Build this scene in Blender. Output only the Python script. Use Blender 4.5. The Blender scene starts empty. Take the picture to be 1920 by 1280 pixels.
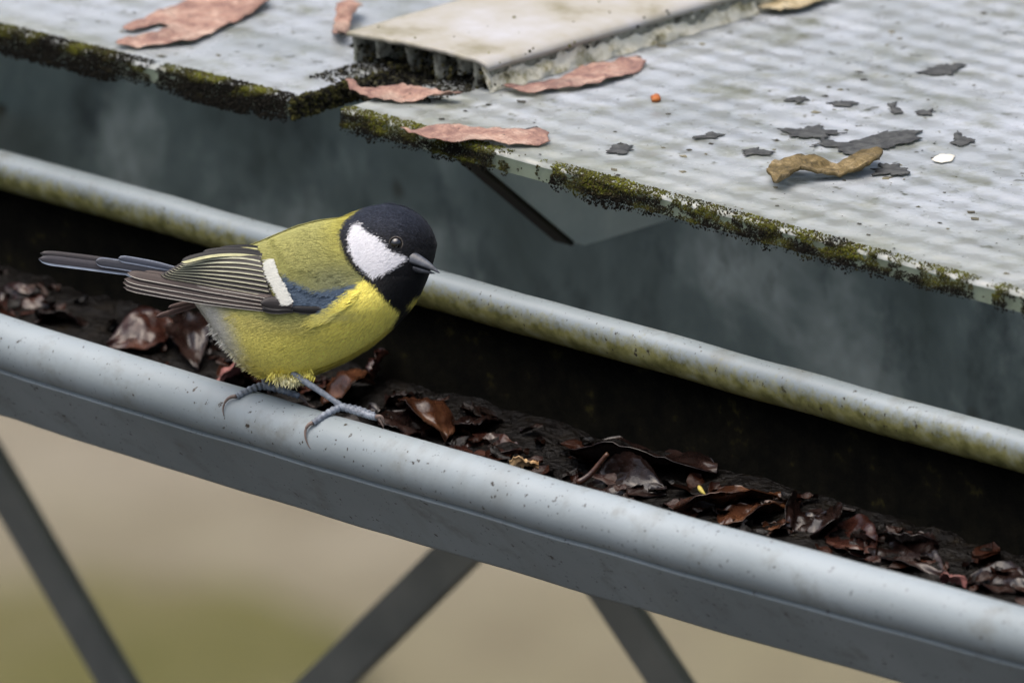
import bpy, bmesh, math, random
import numpy as np
from mathutils import Vector, noise as mnoise

random.seed(7); rng = np.random.default_rng(7)
scene = bpy.context.scene
COL = scene.collection

# ------------------------------------------------------------------ camera
PITCH, YAW = math.radians(17.0), math.radians(43.5)
FPX, DIST = 27000.0, 4.6                      # focal length in photo pixels (1920 wide), metres to the bird
Rv = np.array([math.cos(YAW), math.sin(YAW), 0.0])
Fv = np.array([-math.sin(YAW)*math.cos(PITCH), math.cos(YAW)*math.cos(PITCH), -math.sin(PITCH)])
Uv = np.cross(Rv, Fv)
S = DIST/FPX                                  # metres per photo pixel at the bird
CAM = -(Fv*DIST + Rv*(560-960)*S + Uv*(640-748)*S)
cam_d = bpy.data.cameras.new('camera'); cam = bpy.data.objects.new('camera', cam_d); COL.objects.link(cam)
cam.location = CAM
cam.rotation_euler = (math.pi/2 - PITCH, 0, YAW)
cam_d.sensor_width = 36.0; cam_d.lens = FPX/1920*36.0
cam_d.clip_start = 0.1; cam_d.clip_end = 2000
cam_d.dof.use_dof = True; cam_d.dof.focus_distance = DIST - 0.005; cam_d.dof.aperture_fstop = 15.0
cam_d.dof.aperture_blades = 0
scene.camera = cam

# ------------------------------------------------------------------ sky, sun, exposure
SUN_EL, SUN_ROT = math.radians(76), math.radians(-150)
w = bpy.data.worlds.new('World'); scene.world = w; w.use_nodes = True
nt = w.node_tree; nt.nodes.clear()
sky = nt.nodes.new('ShaderNodeTexSky'); sky.sky_type = 'NISHITA'; sky.sun_disc = False
sky.sun_elevation = SUN_EL; sky.sun_rotation = SUN_ROT; sky.air_density = 1.0; sky.dust_density = 7.0; sky.ozone_density = 1.0
bg = nt.nodes.new('ShaderNodeBackground'); bg.inputs['Strength'].default_value = 0.12
wo = nt.nodes.new('ShaderNodeOutputWorld')
nt.links.new(sky.outputs[0], bg.inputs[0]); nt.links.new(bg.outputs[0], wo.inputs[0])
sd = bpy.data.lights.new('sun', 'SUN'); sd.energy = 1.5; sd.angle = math.radians(75); sd.color = (1, .97, .93)
sun = bpy.data.objects.new('sun', sd); COL.objects.link(sun)
# direction towards the sun for the Nishita sky: rotation measured clockwise from +Y
sdir = Vector((math.sin(SUN_ROT)*math.cos(SUN_EL), math.cos(SUN_ROT)*math.cos(SUN_EL), math.sin(SUN_EL)))
sun.rotation_euler = sdir.to_track_quat('Z', 'Y').to_euler()
sun.location = (0, -1, 4)
scene.view_settings.view_transform = 'Standard'; scene.view_settings.look = 'None'
scene.view_settings.exposure = 0.62; scene.view_settings.gamma = 1.0

# ------------------------------------------------------------------ helpers
def ray(u, v): return Fv*FPX + Rv*(u-960) + Uv*(640-v)
def hit(u, v, axis, c):
    """photo pixel -> the world point where its sight line meets the plane axis = c"""
    r = ray(u, v); t = (c-CAM[axis])/r[axis]; return CAM + r*t
def lin(*c):
    return tuple(((x/255)/12.92 if x/255 <= .04045 else ((x/255+.055)/1.055)**2.4) for x in c)

def tag(o, label=None, cat=None, group=None, kind=None):
    if label: o['label'] = label
    if cat: o['category'] = cat
    if group: o['group'] = group
    if kind: o['kind'] = kind
    return o
def empty(name, loc, label=None, cat=None, group=None):
    o = bpy.data.objects.new(name, None); COL.objects.link(o); o.location = loc; o.empty_display_size = .01
    return tag(o, label, cat, group)
def mesh_obj(name, V, Fc, mat, parent=None, smooth=True, col=None, origin=None):
    V = np.asarray(V, float)
    org = np.zeros(3) if origin is None else np.asarray(origin, float)
    if parent is not None and origin is None:
        org = np.array(world_loc(parent))
    me = bpy.data.meshes.new(name)
    me.from_pydata((V-org).tolist(), [], [list(map(int, f)) for f in Fc]); me.update()
    if smooth: me.polygons.foreach_set('use_smooth', [True]*len(me.polygons))
    if col is not None:
        a = me.color_attributes.new('Col', 'FLOAT_COLOR', 'POINT')
        c = np.ones((len(V), 4), np.float32); c[:, :3] = col
        a.data.foreach_set('color', c.ravel())
    o = bpy.data.objects.new(name, me); COL.objects.link(o)
    if mat is not None: me.materials.append(mat)
    if parent is not None:
        o.parent = parent
    else:
        o.location = org
    return o
def world_loc(o):
    l = Vector((0, 0, 0))
    while o is not None: l = l + o.location; o = o.parent
    return l
def grid_faces(n, m, wrap=False, off=0):
    f = []
    for i in range(n-1):
        for j in range(m if wrap else m-1):
            a = off+i*m+j; b = off+i*m+(j+1) % m
            f.append((a, b, b+m, a+m))
    return f
def box_geo(x0, x1, y0, y1, z0, z1):
    V = [(x, y, z) for x in (x0, x1) for y in (y0, y1) for z in (z0, z1)]
    Fc = [(0, 1, 3, 2), (4, 6, 7, 5), (0, 4, 5, 1), (2, 3, 7, 6), (0, 2, 6, 4), (1, 5, 7, 3)]
    return V, Fc
def bevel(o, wdt, seg=2):
    m = o.modifiers.new('bevel', 'BEVEL'); m.width = wdt; m.segments = seg; m.limit_method = 'ANGLE'

# ---- node material builder
class NT:
    def __init__(s, name):
        s.m = bpy.data.materials.new(name); s.m.use_nodes = True; s.t = s.m.node_tree
        s.b = s.t.nodes['Principled BSDF']; s.tc = s.t.nodes.new('ShaderNodeTexCoord')
    def n(s, t, **k):
        x = s.t.nodes.new(t)
        for a, v in k.items(): setattr(x, a, v)
        return x
    def l(s, a, b): s.t.links.new(a, b)
    def coord(s, scale=(1, 1, 1), rot=(0, 0, 0), loc=(0, 0, 0)):
        mp = s.n('ShaderNodeMapping'); s.l(s.tc.outputs['Object'], mp.inputs[0])
        mp.inputs['Scale'].default_value = scale; mp.inputs['Rotation'].default_value = rot; mp.inputs['Location'].default_value = loc
        return mp.outputs[0]
    def noise(s, scale, detail=4, rough=.55, vec=None, dist=0):
        x = s.n('ShaderNodeTexNoise'); x.inputs['Scale'].default_value = scale; x.inputs['Detail'].default_value = detail
        x.inputs['Roughness'].default_value = rough; x.inputs['Distortion'].default_value = dist
        s.l(vec if vec is not None else s.tc.outputs['Object'], x.inputs['Vector']); return x.outputs['Fac']
    def ramp(s, fac, stops):
        x = s.n('ShaderNodeValToRGB'); e = x.color_ramp.elements
        while len(e) < len(stops): e.new(.5)
        for k, (p, c) in enumerate(stops):
            e[k].position = p; e[k].color = (*c, 1) if len(c) == 3 else c
        s.l(fac, x.inputs[0]); return x.outputs[0]
    def step(s, fac, a, b):
        x = s.n('ShaderNodeMapRange'); x.inputs[1].default_value = a; x.inputs[2].default_value = b
        s.l(fac, x.inputs[0]); return x.outputs[0]
    def math(s, op, a, b=0.0):
        x = s.n('ShaderNodeMath', operation=op)
        for k, v in enumerate((a, b)):
            if hasattr(v, 'links') or hasattr(v, 'is_linked'): s.l(v, x.inputs[k])
            else: x.inputs[k].default_value = v
        return x.outputs[0]
    def mix(s, fac, a, b):
        x = s.n('ShaderNodeMix', data_type='RGBA')
        if hasattr(fac, 'is_linked'): s.l(fac, x.inputs[0])
        else: x.inputs[0].default_value = fac
        for k, v in ((6, a), (7, b)):
            if hasattr(v, 'is_linked'): s.l(v, x.inputs[k])
            else: x.inputs[k].default_value = (*v, 1)
        return x.outputs[2]
    def bump(s, h, strength=.3, dist=.001):
        x = s.n('ShaderNodeBump'); x.inputs['Strength'].default_value = strength; x.inputs['Distance'].default_value = dist
        s.l(h, x.inputs['Height']); s.l(x.outputs[0], s.b.inputs['Normal']); return x
    def base(s, c):
        if hasattr(c, 'is_linked'): s.l(c, s.b.inputs['Base Color'])
        else: s.b.inputs['Base Color'].default_value = (*c, 1)
    def rough(s, r):
        if hasattr(r, 'is_linked'): s.l(r, s.b.inputs['Roughness'])
        else: s.b.inputs['Roughness'].default_value = r
    def sep(s):
        x = s.n('ShaderNodeSeparateXYZ'); s.l(s.tc.outputs['Object'], x.inputs[0]); return x.outputs

def vcol_mat(name, rough=.7, spec=.3, bump=None, sheen=0.0):
    k = NT(name); a = k.n('ShaderNodeVertexColor', layer_name='Col'); k.base(a.outputs[0]); k.rough(rough)
    k.b.inputs['Specular IOR Level'].default_value = spec
    if sheen: k.b.inputs['Sheen Weight'].default_value = sheen
    if bump: k.bump(k.noise(bump[0], 4), bump[1], bump[2])
    return k.m

def translucent(k, fac, col):
    """let part of the light through, as weathered polycarbonate does"""
    tr = k.n('ShaderNodeBsdfTranslucent'); tr.inputs[0].default_value = (*col, 1); mx = k.n('ShaderNodeMixShader'); mx.inputs[0].default_value = fac
    out = [n for n in k.t.nodes if n.type == 'OUTPUT_MATERIAL'][0]
    k.l(k.b.outputs[0], mx.inputs[1]); k.l(tr.outputs[0], mx.inputs[2]); k.l(mx.outputs[0], out.inputs[0])
# painted zinc gutter, speckled with dirt
def gutter_material(algae):
    k = NT('painted_zinc_with_algae' if algae else 'painted_zinc')
    big = k.noise(14, 4); c = k.ramp(big, [(.3, lin(128, 138, 142)), (.7, lin(150, 160, 165))])
    blot = k.noise(60, 5, .65); c = k.mix(k.step(blot, .56, .82), c, lin(112, 114, 108)); stn = k.noise(30, 5, .7, vec=k.coord((1.0, .35, .35))); c = k.mix(k.math('MULTIPLY', k.step(stn, .56, .78), .45), c, lin(112, 113, 106))
    if algae:
        z = k.sep()[2]
        n1 = k.noise(420, 5, .7); n2 = k.noise(30, 3)
        hgt = k.step(z, .0545, .0415)                      # grows on the lower, damp half of the roll
        m = k.math('ADD', k.math('MULTIPLY', hgt, 1.0), k.math('ADD', k.math('MULTIPLY', n1, .9), k.math('MULTIPLY', n2, .45)))
        green = k.ramp(k.noise(200, 4), [(.35, lin(98, 98, 54)), (.55, lin(136, 134, 84)), (.75, lin(158, 160, 130))])
        c = k.mix(k.step(m, .90, 1.28), c, green)
    cl_ = k.math('MULTIPLY', k.noise(24, 3), .16); spk = k.math('ADD', k.noise(300, 3, .6), cl_); c = k.mix(k.step(spk, .75, .80), c, lin(56, 50, 43)); spl = k.noise(110, 3, .7); c = k.mix(k.step(spl, .70, .73), c, lin(66, 60, 54))
    spk2 = k.noise(900, 1, .5, vec=k.coord((1, 1, .6), loc=(3, 1, 2))); c = k.mix(k.step(spk2, .715, .76), c, lin(60, 55, 48))
    k.base(c); k.rough(k.ramp(blot, [(.3, (.34,)*3), (.8, (.55,)*3)]))
    k.b.inputs['Specular IOR Level'].default_value = .5
    k.bump(k.noise(700, 3), .12, .0004)
    return k.m
M_GUT = gutter_material(False); M_RIM = gutter_material(True)

def simple(name, stops, scale, rough=.7, bump=(300, .3, .0006), spec=.4, detail=5, vec_scale=None):
    k = NT(name); v = k.coord(vec_scale) if vec_scale else None
    k.base(k.ramp(k.noise(scale, detail, .6, vec=v), stops)); k.rough(rough); k.b.inputs['Specular IOR Level'].default_value = spec
    if bump: k.bump(k.noise(bump[0], 5, .6), bump[1], bump[2])
    return k.m

M_MUCK = simple('wet_black_muck', [(.35, lin(6, 5, 5)), (.6, lin(15, 12, 9)), (.75, lin(32, 26, 15))], 160, .2, (420, .9, .002), .2)
M_SLIME = simple('dark_slimy_gutter_lining', [(.4, lin(7, 7, 5)), (.62, lin(15, 14, 9)), (.74, lin(40, 37, 18))], 120, .85, (350, .6, .0015), .04)

# ------------------------------------------------------------------ ground
k = NT('gravel_and_thin_grass')
n1 = k.noise(.9, 4, .5, dist=.4); n2 = k.noise(18, 5, .6)
c = k.ramp(n1, [(.36, lin(94, 93, 62)), (.48, lin(112, 107, 86)), (.62, lin(126, 120, 106))])
c = k.mix(k.step(n2, .45, .75), c, lin(98, 91, 76)); k.base(c); k.rough(.95); k.b.inputs['Specular IOR Level'].default_value = .1
k.bump(k.noise(60, 5), .5, .01)
GZ = -2.25
N = 41; gx = np.linspace(-1, 1, N); gx = np.sign(gx)*np.abs(gx)**3*400
V = [(x, y, GZ + .03*mnoise.noise((x*.4, y*.4, 0))*(abs(x)+abs(y) < 30)) for x in gx for y in gx]
tag(mesh_obj('ground', V, grid_faces(N, N), k.m), kind='structure')

M_ADDED_ASPH = simple('added_asphalt', [(.35, lin(48, 48, 47)), (.65, lin(70, 69, 66))], 40, .9, (220, .5, .004), .3)
tag(mesh_obj('added_dark_ground', *box_geo(-14, 14, -9, 2.2, GZ-.2, GZ+.045), M_ADDED_ASPH, None, False), kind='structure')  # unseen dark sheet, added to cut ground bounce onto the gutter face
M_LAWN = simple('short_lawn', [(.35, lin(90, 89, 52)), (.55, lin(102, 99, 64)), (.7, lin(110, 104, 78))], 5, .95, (90, .8, .02), .1)
lc = hit(200, 1330, 2, GZ); V = [(lc[0], lc[1], GZ+.05)]; nl = 60
for q in range(nl):
    an = 2*math.pi*q/nl; rr_ = 1+.25*mnoise.noise((math.cos(an)*2, math.sin(an)*2, 4))
    p = lc+Rv*.20*math.cos(an)*rr_+np.array([Fv[0], Fv[1], 0])*.22*math.sin(an)*rr_; V.append((p[0], p[1], GZ+.045))
tag(mesh_obj('grass_patch', V, [(0, 1+q, 1+(q+1) % nl) for q in range(nl)], M_LAWN), kind='structure')

# ------------------------------------------------------------------ eave beam, posts and lattice girder (open shelter)
k = NT('weathered_grey_steel')
st = k.noise(11, 5, .6, vec=k.coord((1.15, 1, .9)), dist=.3); st2 = k.noise(45, 5, .65, vec=k.coord((1, 1, .6)))
c = k.ramp(st, [(.34, lin(92, 108, 112)), (.5, lin(132, 150, 156)), (.63, lin(204, 218, 224))])
c = k.mix(k.step(st2, .52, .75), c, lin(66, 80, 88)); c = k.mix(k.step(k.noise(26, 2), .68, .74), c, lin(62, 56, 46))
k.base(c); k.rough(.5); M_STEEL = k.m
k = NT('dull_grey_bar'); k.base(k.ramp(k.noise(30, 4), [(.3, lin(104, 106, 102)), (.7, lin(130, 130, 124))])); k.rough(.6); M_BAR = k.m
BY0, BY1, BZ0, BZ1 = .27, .33, -.108, .052
fr = empty('shelter_frame', (0, .3, GZ), 'grey steel frame with plain eave beam behind the gutter and zigzag bars below', 'frame')
o = mesh_obj('eave_beam', *box_geo(-1.6, 1.6, BY0, BY1, BZ0, BZ1), M_STEEL, fr, False); bevel(o, .003)
for x in (-1.45, 1.45):
    o = mesh_obj('post', *box_geo(x-.03, x+.03, BY0+.002, BY1-.002, GZ-.05, BZ0), M_BAR, fr, False); bevel(o, .003)
zn, zb = BZ0-.002, BZ0-.26
o = mesh_obj('lower_rail', *box_geo(-1.42, 1.42, .290, .310, zb-.016, zb+.004), M_BAR, fr, False); bevel(o, .002)
def bar(x0, z0, x1, z1, wd=.0155, th=.006, y=.300):
    d = np.array([x1-x0, z1-z0]); L = np.hypot(*d); d /= L; nn = np.array([-d[1], d[0]])*wd/2
    V = []
    for yy in (y-th/2, y+th/2):
        for (px, pz, sg) in ((x0, z0, 1), (x0, z0, -1), (x1, z1, -1), (x1, z1, 1)):
            V.append((px+nn[0]*sg, yy, pz+nn[1]*sg))
    o = mesh_obj('brace_bar', V, [(0, 1, 2, 3), (7, 6, 5, 4), (0, 4, 5, 1), (1, 5, 6, 2), (2, 6, 7, 3), (3, 7, 4, 0)], M_BAR, fr, False); bevel(o, .0012)
# the three bars in view, as lines on the plane y = .3, run on to the rails
segs = [((18, 930), (222, 1280)), ((862, 1034), (612, 1280)), ((1138, 1100), (1258, 1280))]
for a, b in segs:
    A, B = hit(*a, 1, .3), hit(*b, 1, .3); t0 = (zn+.004-A[2])/(B[2]-A[2]); t1 = (zb-A[2])/(B[2]-A[2])
    q0 = A+(B-A)*t0; q1 = A+(B-A)*t1; bar(q0[0], q0[2], q1[0], q1[2])
    bx0, bx1 = q0[0], q1[0]
for kx in range(3):
    x = bx1 + kx*.55; bar(x+.27, zn+.004, x+.02, zb); bar(x+.28, zn+.004, x+.53, zb)

# ------------------------------------------------------------------ gutter
XA, XB = -.55, .62
def bow(X): return -.0019*max(0., 1-((X-.09)/.23)**2)
gut = empty('rain_gutter', (0.05, .045, -.034), 'grey painted box gutter with rolled lips and dark wet inside, bird on its front lip', 'gutter')
def extrude(name, prof, mat, closed=False, bowed=False, n=90):
    prof = np.array(prof); m = len(prof); xs = np.linspace(XA, XB, n); V = []
    for X in xs:
        b = bow(X) if bowed else 0
        wv = .0004*mnoise.noise((X*9, 3.1, 0)) + .0003*mnoise.noise((X*31, 8.1, 0)) + .00012*mnoise.noise((X*80, 1.1, 0))
        for y, z in prof: V.append((X, y+wv, z+b+wv))
    Fc = grid_faces(n, m, closed)
    if closed: Fc += [tuple(range(m))[::-1], tuple((n-1)*m+j for j in range(m))]
    return mesh_obj(name, V, Fc, mat, gut)
RF = .0086; FC = (-.388*RF, -.921*RF)                   # front roll
FB = -.0295
arc = lambda c, r, a0, a1, n: [(c[0]+r*math.cos(t), c[1]+r*math.sin(t)) for t in np.linspace(math.radians(a0), math.radians(a1), n)]
# front: roll, then a small cove into the flat face, bottom return
face_y = FC[0]-RF*.55
prof = arc(FC, RF, -30, 232, 44)
p_end = prof[-1]
ft = p_end[1]-.0016; FY1, FB = .0125, -.0406                # the face leans back under the roll
fl = lambda q: (face_y+(FY1-face_y)*q, ft+(FB-ft)*q)
prof += [(face_y+.0016, p_end[1]-.0002), (face_y+.0011, p_end[1]-.0008), (face_y+.0003, ft+.0001)] + [fl(q) for q in (0, .03, .2, .5, .8, .96, 1.)] + [(FY1+.0012, FB+.0004), (face_y+.006, ft-.001), (FC[0]+RF*.6, FC[1]-RF*.7)]
extrude('front_roll', prof, M_GUT, True, True)
RB = .0072; W = .09
BC = (W-.388*RB, .0192-.921*RB)
lip = [(BC[0]+(y-BC[0])*.92-(z-BC[1])*.28, z) for y, z in arc(BC, RB, 0, 345, 44)]
lip = [(y, BC[1]+(abs((z-BC[1])/RB)**.85)*RB*(1 if z > BC[1] else -1)) for y, z in lip]
extrude('back_roll', lip, M_RIM, True)
floor_z = -.0385
extrude('trough', [(.0085, FB+.010), (.0125, floor_z+.001), (.015, floor_z), (W-.004, floor_z), (W+.0005, floor_z+.003), (W+.0005, BC[1]-RB*.6), (W+.0017, BC[1]-RB*.6), (W+.0017, floor_z+.001), (W-.003, floor_z-.0012), (.015, floor_z-.0012), (.0122, floor_z)], M_SLIME, True)
for x in (-.42, .5):
    mesh_obj('bracket', *box_geo(x-.012, x+.012, W-.002, BY0+.001, floor_z-.004, floor_z-.0013), M_BAR, gut, False)

# muck on the gutter floor
nx, ny = 320, 44
xs = np.linspace(XA+.02, XB-.02, nx); ys = np.linspace(.010, W-.0008, ny); V = []
def muck_z(x, y):
    t = y/W
    z = -.0283 + .0066*max(0, (t-.55)/.45)**1.6 + .0014*mnoise.noise((x*55, y*55, 1)) + .0014*mnoise.noise((x*140, y*140, 5)) + .0007*mnoise.noise((x*420, y*420, 9))
    return z + .002*mnoise.noise((x*12, 2, 2))
for x in xs:
    for y in ys: V.append((x, y, muck_z(x, y)))
tag(mesh_obj('leaf_muck', V, grid_faces(nx, ny), M_MUCK), 'black rotting muck lying along the gutter floor', 'muck', kind='stuff')

# ------------------------------------------------------------------ roof panels
EY, RZ = .09, .0639
PT = .0062                                               # sheet thickness
def panel_material(name, dimple):
    k = NT(name)
    v = k.coord()
    c = k.ramp(k.noise(16, 5, .6), [(.3, lin(158, 164, 167)), (.5, lin(185, 191, 198)), (.72, lin(203, 209, 220))])
    c = k.mix(k.step(k.noise(45, 5, .7), .50, .70), c, lin(132, 134, 118))
    c = k.mix(k.step(k.noise(190, 4, .6), .62, .70), c, lin(84, 82, 72))
    c = k.mix(k.math('MULTIPLY', k.step(k.math('ADD', k.sep()[1], k.math('MULTIPLY', k.noise(60, 4), .05)), .085, .02), .7), c, lin(160, 163, 150))
    k.base(c); k.rough(k.ramp(k.noise(50, 4), [(.35, (.14,)*3), (.7, (.36,)*3)])); k.b.inputs['Specular IOR Level'].default_value = .7
    x, y, z = k.sep()
    wob = k.math('MULTIPLY', k.noise(40, 3), .006); amp = k.math('ADD', k.step(k.noise(26, 3), .3, .75), .35)
    rib = k.math('SINE', k.math('MULTIPLY', k.math('ADD', x, wob), 2*math.pi/.014))
    crs = k.math('SINE', k.math('MULTIPLY', k.math('ADD', y, wob), 2*math.pi/.0128))
    h = k.math('MULTIPLY', k.math('MULTIPLY', k.math('ADD', rib, crs), amp), .26 if dimple else .14)
    h = k.math('ADD', h, k.math('MULTIPLY', k.noise(70, 3), .24)); h = k.math('ADD', h, k.math('MULTIPLY', k.noise(500, 3), .12))
    k.bump(h, 1.0, .0024 if dimple else .0016)
    translucent(k, .32, (.9, .94, .93))
    return k.m
M_PL, M_PR = panel_material('weathered_polycarbonate_left', False), panel_material('weathered_polycarbonate_right', True)
k = NT('pale_green_sheet_edge'); k.base(k.ramp(k.noise(110, 5, .65), [(.32, lin(82, 84, 56)), (.45, lin(122, 132, 110)), (.65, lin(146, 156, 136))])); k.rough(.4); k.bump(k.noise(300, 5), .3, .0005); translucent(k, .5, (.85, .92, .86)); M_EDGE = k.m
k = NT('moss'); a = k.n('ShaderNodeVertexColor', layer_name='Col'); k.base(a.outputs[0]); k.rough(.9); k.b.inputs['Specular IOR Level'].default_value = .2; M_MOSS = k.m

def blobs(P, Rr, C, squash=None):
    """many tiny uneven octahedra: positions, radii, colours"""
    P = np.asarray(P); n = len(P); base = np.array([(1, 0, 0), (-1, 0, 0), (0, 1, 0), (0, -1, 0), (0, 0, 1), (0, 0, -1)], float)
    f0 = np.array([(0, 2, 4), (2, 1, 4), (1, 3, 4), (3, 0, 4), (2, 0, 5), (1, 2, 5), (3, 1, 5), (0, 3, 5)])
    A = rng.normal(size=(n, 3, 3)); Q = np.linalg.qr(A)[0]
    pts = np.einsum('nij,kj->nki', Q, base)*(.6+.8*rng.random((n, 6, 1)))*np.asarray(Rr)[:, None, None]
    if squash is not None: pts *= np.asarray(squash)
    V = (P[:, None, :]+pts).reshape(-1, 3); Fc = (f0[None]+6*np.arange(n)[:, None, None]).reshape(-1, 3)
    return V, Fc, np.repeat(np.asarray(C), 6, axis=0)

def panel(name, corners, mat, label):
    """corners: front-left, front-right, back-right, back-left (x, y) at the top surface"""
    org = (sum(c[0] for c in corners)/4, corners[0][1], RZ-PT)
    e = empty(name, org, label, 'roof sheet')
    c = [np.array(q) for q in corners]
    # top skin as a grid with a slightly worn front edge
    nx, ny = 240, 30; V = []
    for i in range(nx):
        s = i/(nx-1)
        for j in range(ny):
            t = (j/(ny-1))**2.2
            q = (c[0]*(1-s)+c[1]*s)*(1-t)+(c[3]*(1-s)+c[2]*s)*t
            ed = .0007*mnoise.noise((q[0]*60, 7, 0))*(1-t)**20
            z = RZ - (.0011*(j == 0)) + .0002*mnoise.noise((q[0]*20, q[1]*20, 4))
            V.append((q[0], q[1]+ed, z))
    mesh_obj('top_skin', V, grid_faces(nx, ny), mat, e)
    # body below the skin (front edge, sides, underside)
    ins = .0006; V = []
    for zz in (RZ-.0012, RZ-PT):
        for q, (dx, dy) in zip(c, ((ins, ins), (-ins, ins), (-ins, 0), (ins, 0))): V.append((q[0]+dx, q[1]+dy, zz))
    mesh_obj('sheet_core', V, [(3, 2, 1, 0), (4, 5, 6, 7), (0, 1, 5, 4), (1, 2, 6, 5), (2, 3, 7, 6), (3, 0, 4, 7)], M_EDGE, e, False)
    return e
Xc1 = hit(540, 185, 2, RZ); Xl = hit(0, 55, 2, RZ); sl = (Xc1[1]-Xl[1])/(Xc1[0]-Xl[0])
Lp = panel('polycarbonate_sheet', [(-.75, Xc1[1]+sl*(-.75-Xc1[0])), (Xc1[0], Xc1[1]), (Xc1[0]-.004, 1.25), (-.75, 1.25)], M_PL, 'shorter grey roof sheet on the left, holding the big two-lobed pink leaf')
Xc2 = hit(640, 205, 2, RZ)
Rp = panel('polycarbonate_sheet', [(Xc2[0], Xc2[1]), (.80, Xc2[1]-.010), (.80, 1.25), (Xc2[0]-.004, 1.25)], M_PR, 'wide wet dimpled roof sheet on the right scattered with dark flakes')

def edge_moss(e, x0, x1, yf, cover, n, dark, seed, drip=.5):
    """moss clumps on the front edge of a sheet between x0 and x1"""
    P = []; Rr = []; C = []
    for i in range(n):
        x = x0+(x1-x0)*rng.random()
        den = .5+.5*mnoise.noise((x*30+seed, seed, 0))+.25*mnoise.noise((x*120, seed, 3))
        zz_ = rng.random(); den += .22*mnoise.noise((x*260, zz_*2.2, seed+5))+.12*mnoise.noise((x*700, zz_*6, seed+8))-.10*zz_
        if den < cover-.05: continue
        thick = min(1, max(.05, (den-cover+.05)*3.0))
        z = RZ-PT*(1-zz_)+ .0004
        low = rng.random() < drip*thick*.5
        if low: z = RZ-PT-.0026*rng.random()**1.5*thick
        y = yf(x) - .0003 - .0008*thick*rng.random()
        if rng.random() < .16: y = yf(x)+.005*rng.random(); z = RZ+.0003
        P.append((x, y, z)); Rr.append((.00015+.00034*rng.random()**1.8)*(.7+.6*thick))
        t = rng.random(); g = .5+.5*mnoise.noise((x*90, z*300, seed))
        hz = (z-(RZ-PT))/PT
        dk = np.array(lin(24, 22, 16)); gr = np.array(lin(98, 100, 34)); br = np.array(lin(66, 60, 34))
        m = np.clip((g+.35*hz-dark)*3.0+.7*(t-.5), 0, 1)
        C.append(dk*(1-m)+(gr if t < .7 else br)*m)
    V, Fc, Cc = blobs(P, Rr, C)
    o = mesh_obj('moss', V, Fc, M_MOSS, e, False, Cc); tag(o, 'green and black moss crust along the lower edge', kind='stuff')
edge_moss(Lp, -.30, Xc1[0], lambda x: Xc1[1]+sl*(x-Xc1[0]), .24, 26000, .74, 11, .7)
edge_moss(Rp, Xc2[0], .34, lambda x: Xc2[1]-.010*(x-Xc2[0])/(.8-Xc2[0]), .40, 40000, .58, 4, .25)
# dirt on the side edge of the left sheet and in the gap
P, Rr, C = [], [], []
for i in range(2600):
    y = Xc1[1]+.10*rng.random(); P.append((Xc1[0]+.0006+.002*rng.random(), y, RZ-PT*1.15*rng.random()+.0004)); Rr.append(.0004+.0008*rng.random())
    m = rng.random()**2; C.append(np.array(lin(20, 19, 14))*(1-m)+np.array(lin(76, 74, 36))*m)
tag(mesh_obj('moss', *blobs(P, Rr, C)[:2], M_MOSS, Lp, False, blobs(P, Rr, C)[2]), kind='stuff') if False else None
Vb, Fb, Cb = blobs(P, Rr, C); tag(mesh_obj('moss', Vb, Fb, M_MOSS, Lp, False, Cb), kind='stuff')

# ------------------------------------------------------------------ capping strip over the joint
M_CAP = simple('chalky_cream_cap', [(.30, lin(118, 112, 82)), (.46, lin(160, 156, 144)), (.7, lin(176, 176, 178))], 34, .55, (300, .25, .0006), .35)
M_FIN = simple('dirty_grey_plastic', [(.35, lin(50, 50, 38)), (.55, lin(140, 142, 132)), (.75, lin(84, 88, 62))], 180, .5)
k = NT('crusty_lichen'); c = k.ramp(k.noise(150, 6, .7), [(.30, lin(60, 56, 38)), (.38, lin(160, 154, 120)), (.5, lin(220, 216, 196)), (.75, lin(232, 230, 216))])
c = k.mix(k.step(k.noise(90, 4), .64, .70), c, lin(56, 54, 34)); k.base(c); k.rough(.95); k.bump(k.noise(500, 5, .7), .9, .0015); M_LICH = k.m
a = hit(905, 178, 2, RZ); capx1 = a[0]; capy0 = a[1]+.004; CH = .0105
tl = hit(650, 60, 2, RZ+CH); capx0 = tl[0]; capw = capx1-capx0
cap = empty('capping_strip', ((capx0+capx1)/2, capy0, RZ), 'cream plastic capping strip with broken ribbed end across the roof joint', 'roof strip')
fy0 = hit(650, 60, 2, RZ+CH)[1]; fy1 = hit(910, 115, 2, RZ+CH)[1]
nx, ny = 40, 60; V = []
for i in range(nx):
    s = i/(nx-1)
    for j in range(ny):
        y0 = fy0*(1-s)+fy1*s + .0012*mnoise.noise((s*14, 0, 3)); t = (j/(ny-1))**1.8
        z = RZ+CH+.0010*math.sin(math.pi*s) - .0016*max(0, (s-.93)/.07)**2 + .0002*mnoise.noise((s*5, t*60, 0))
        V.append((capx0+capw*s-.004*t, y0*(1-t)+1.22*t, z))
n0 = len(V); V += [(x, y, z-.0016) for x, y, z in V]
Fc = grid_faces(nx, ny)+[tuple(q+n0 for q in f[::-1]) for f in grid_faces(nx, ny)]
for i in range(nx-1): Fc.append((i*ny, (i+1)*ny, (i+1)*ny+n0, i*ny+n0))
for j in range(ny-1): Fc += [(j+1, j, j+n0, j+1+n0), ((nx-1)*ny+j, (nx-1)*ny+j+1, (nx-1)*ny+j+1+n0, (nx-1)*ny+j+n0)]
mesh_obj('top_plate', V, Fc, M_CAP, cap)
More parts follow.
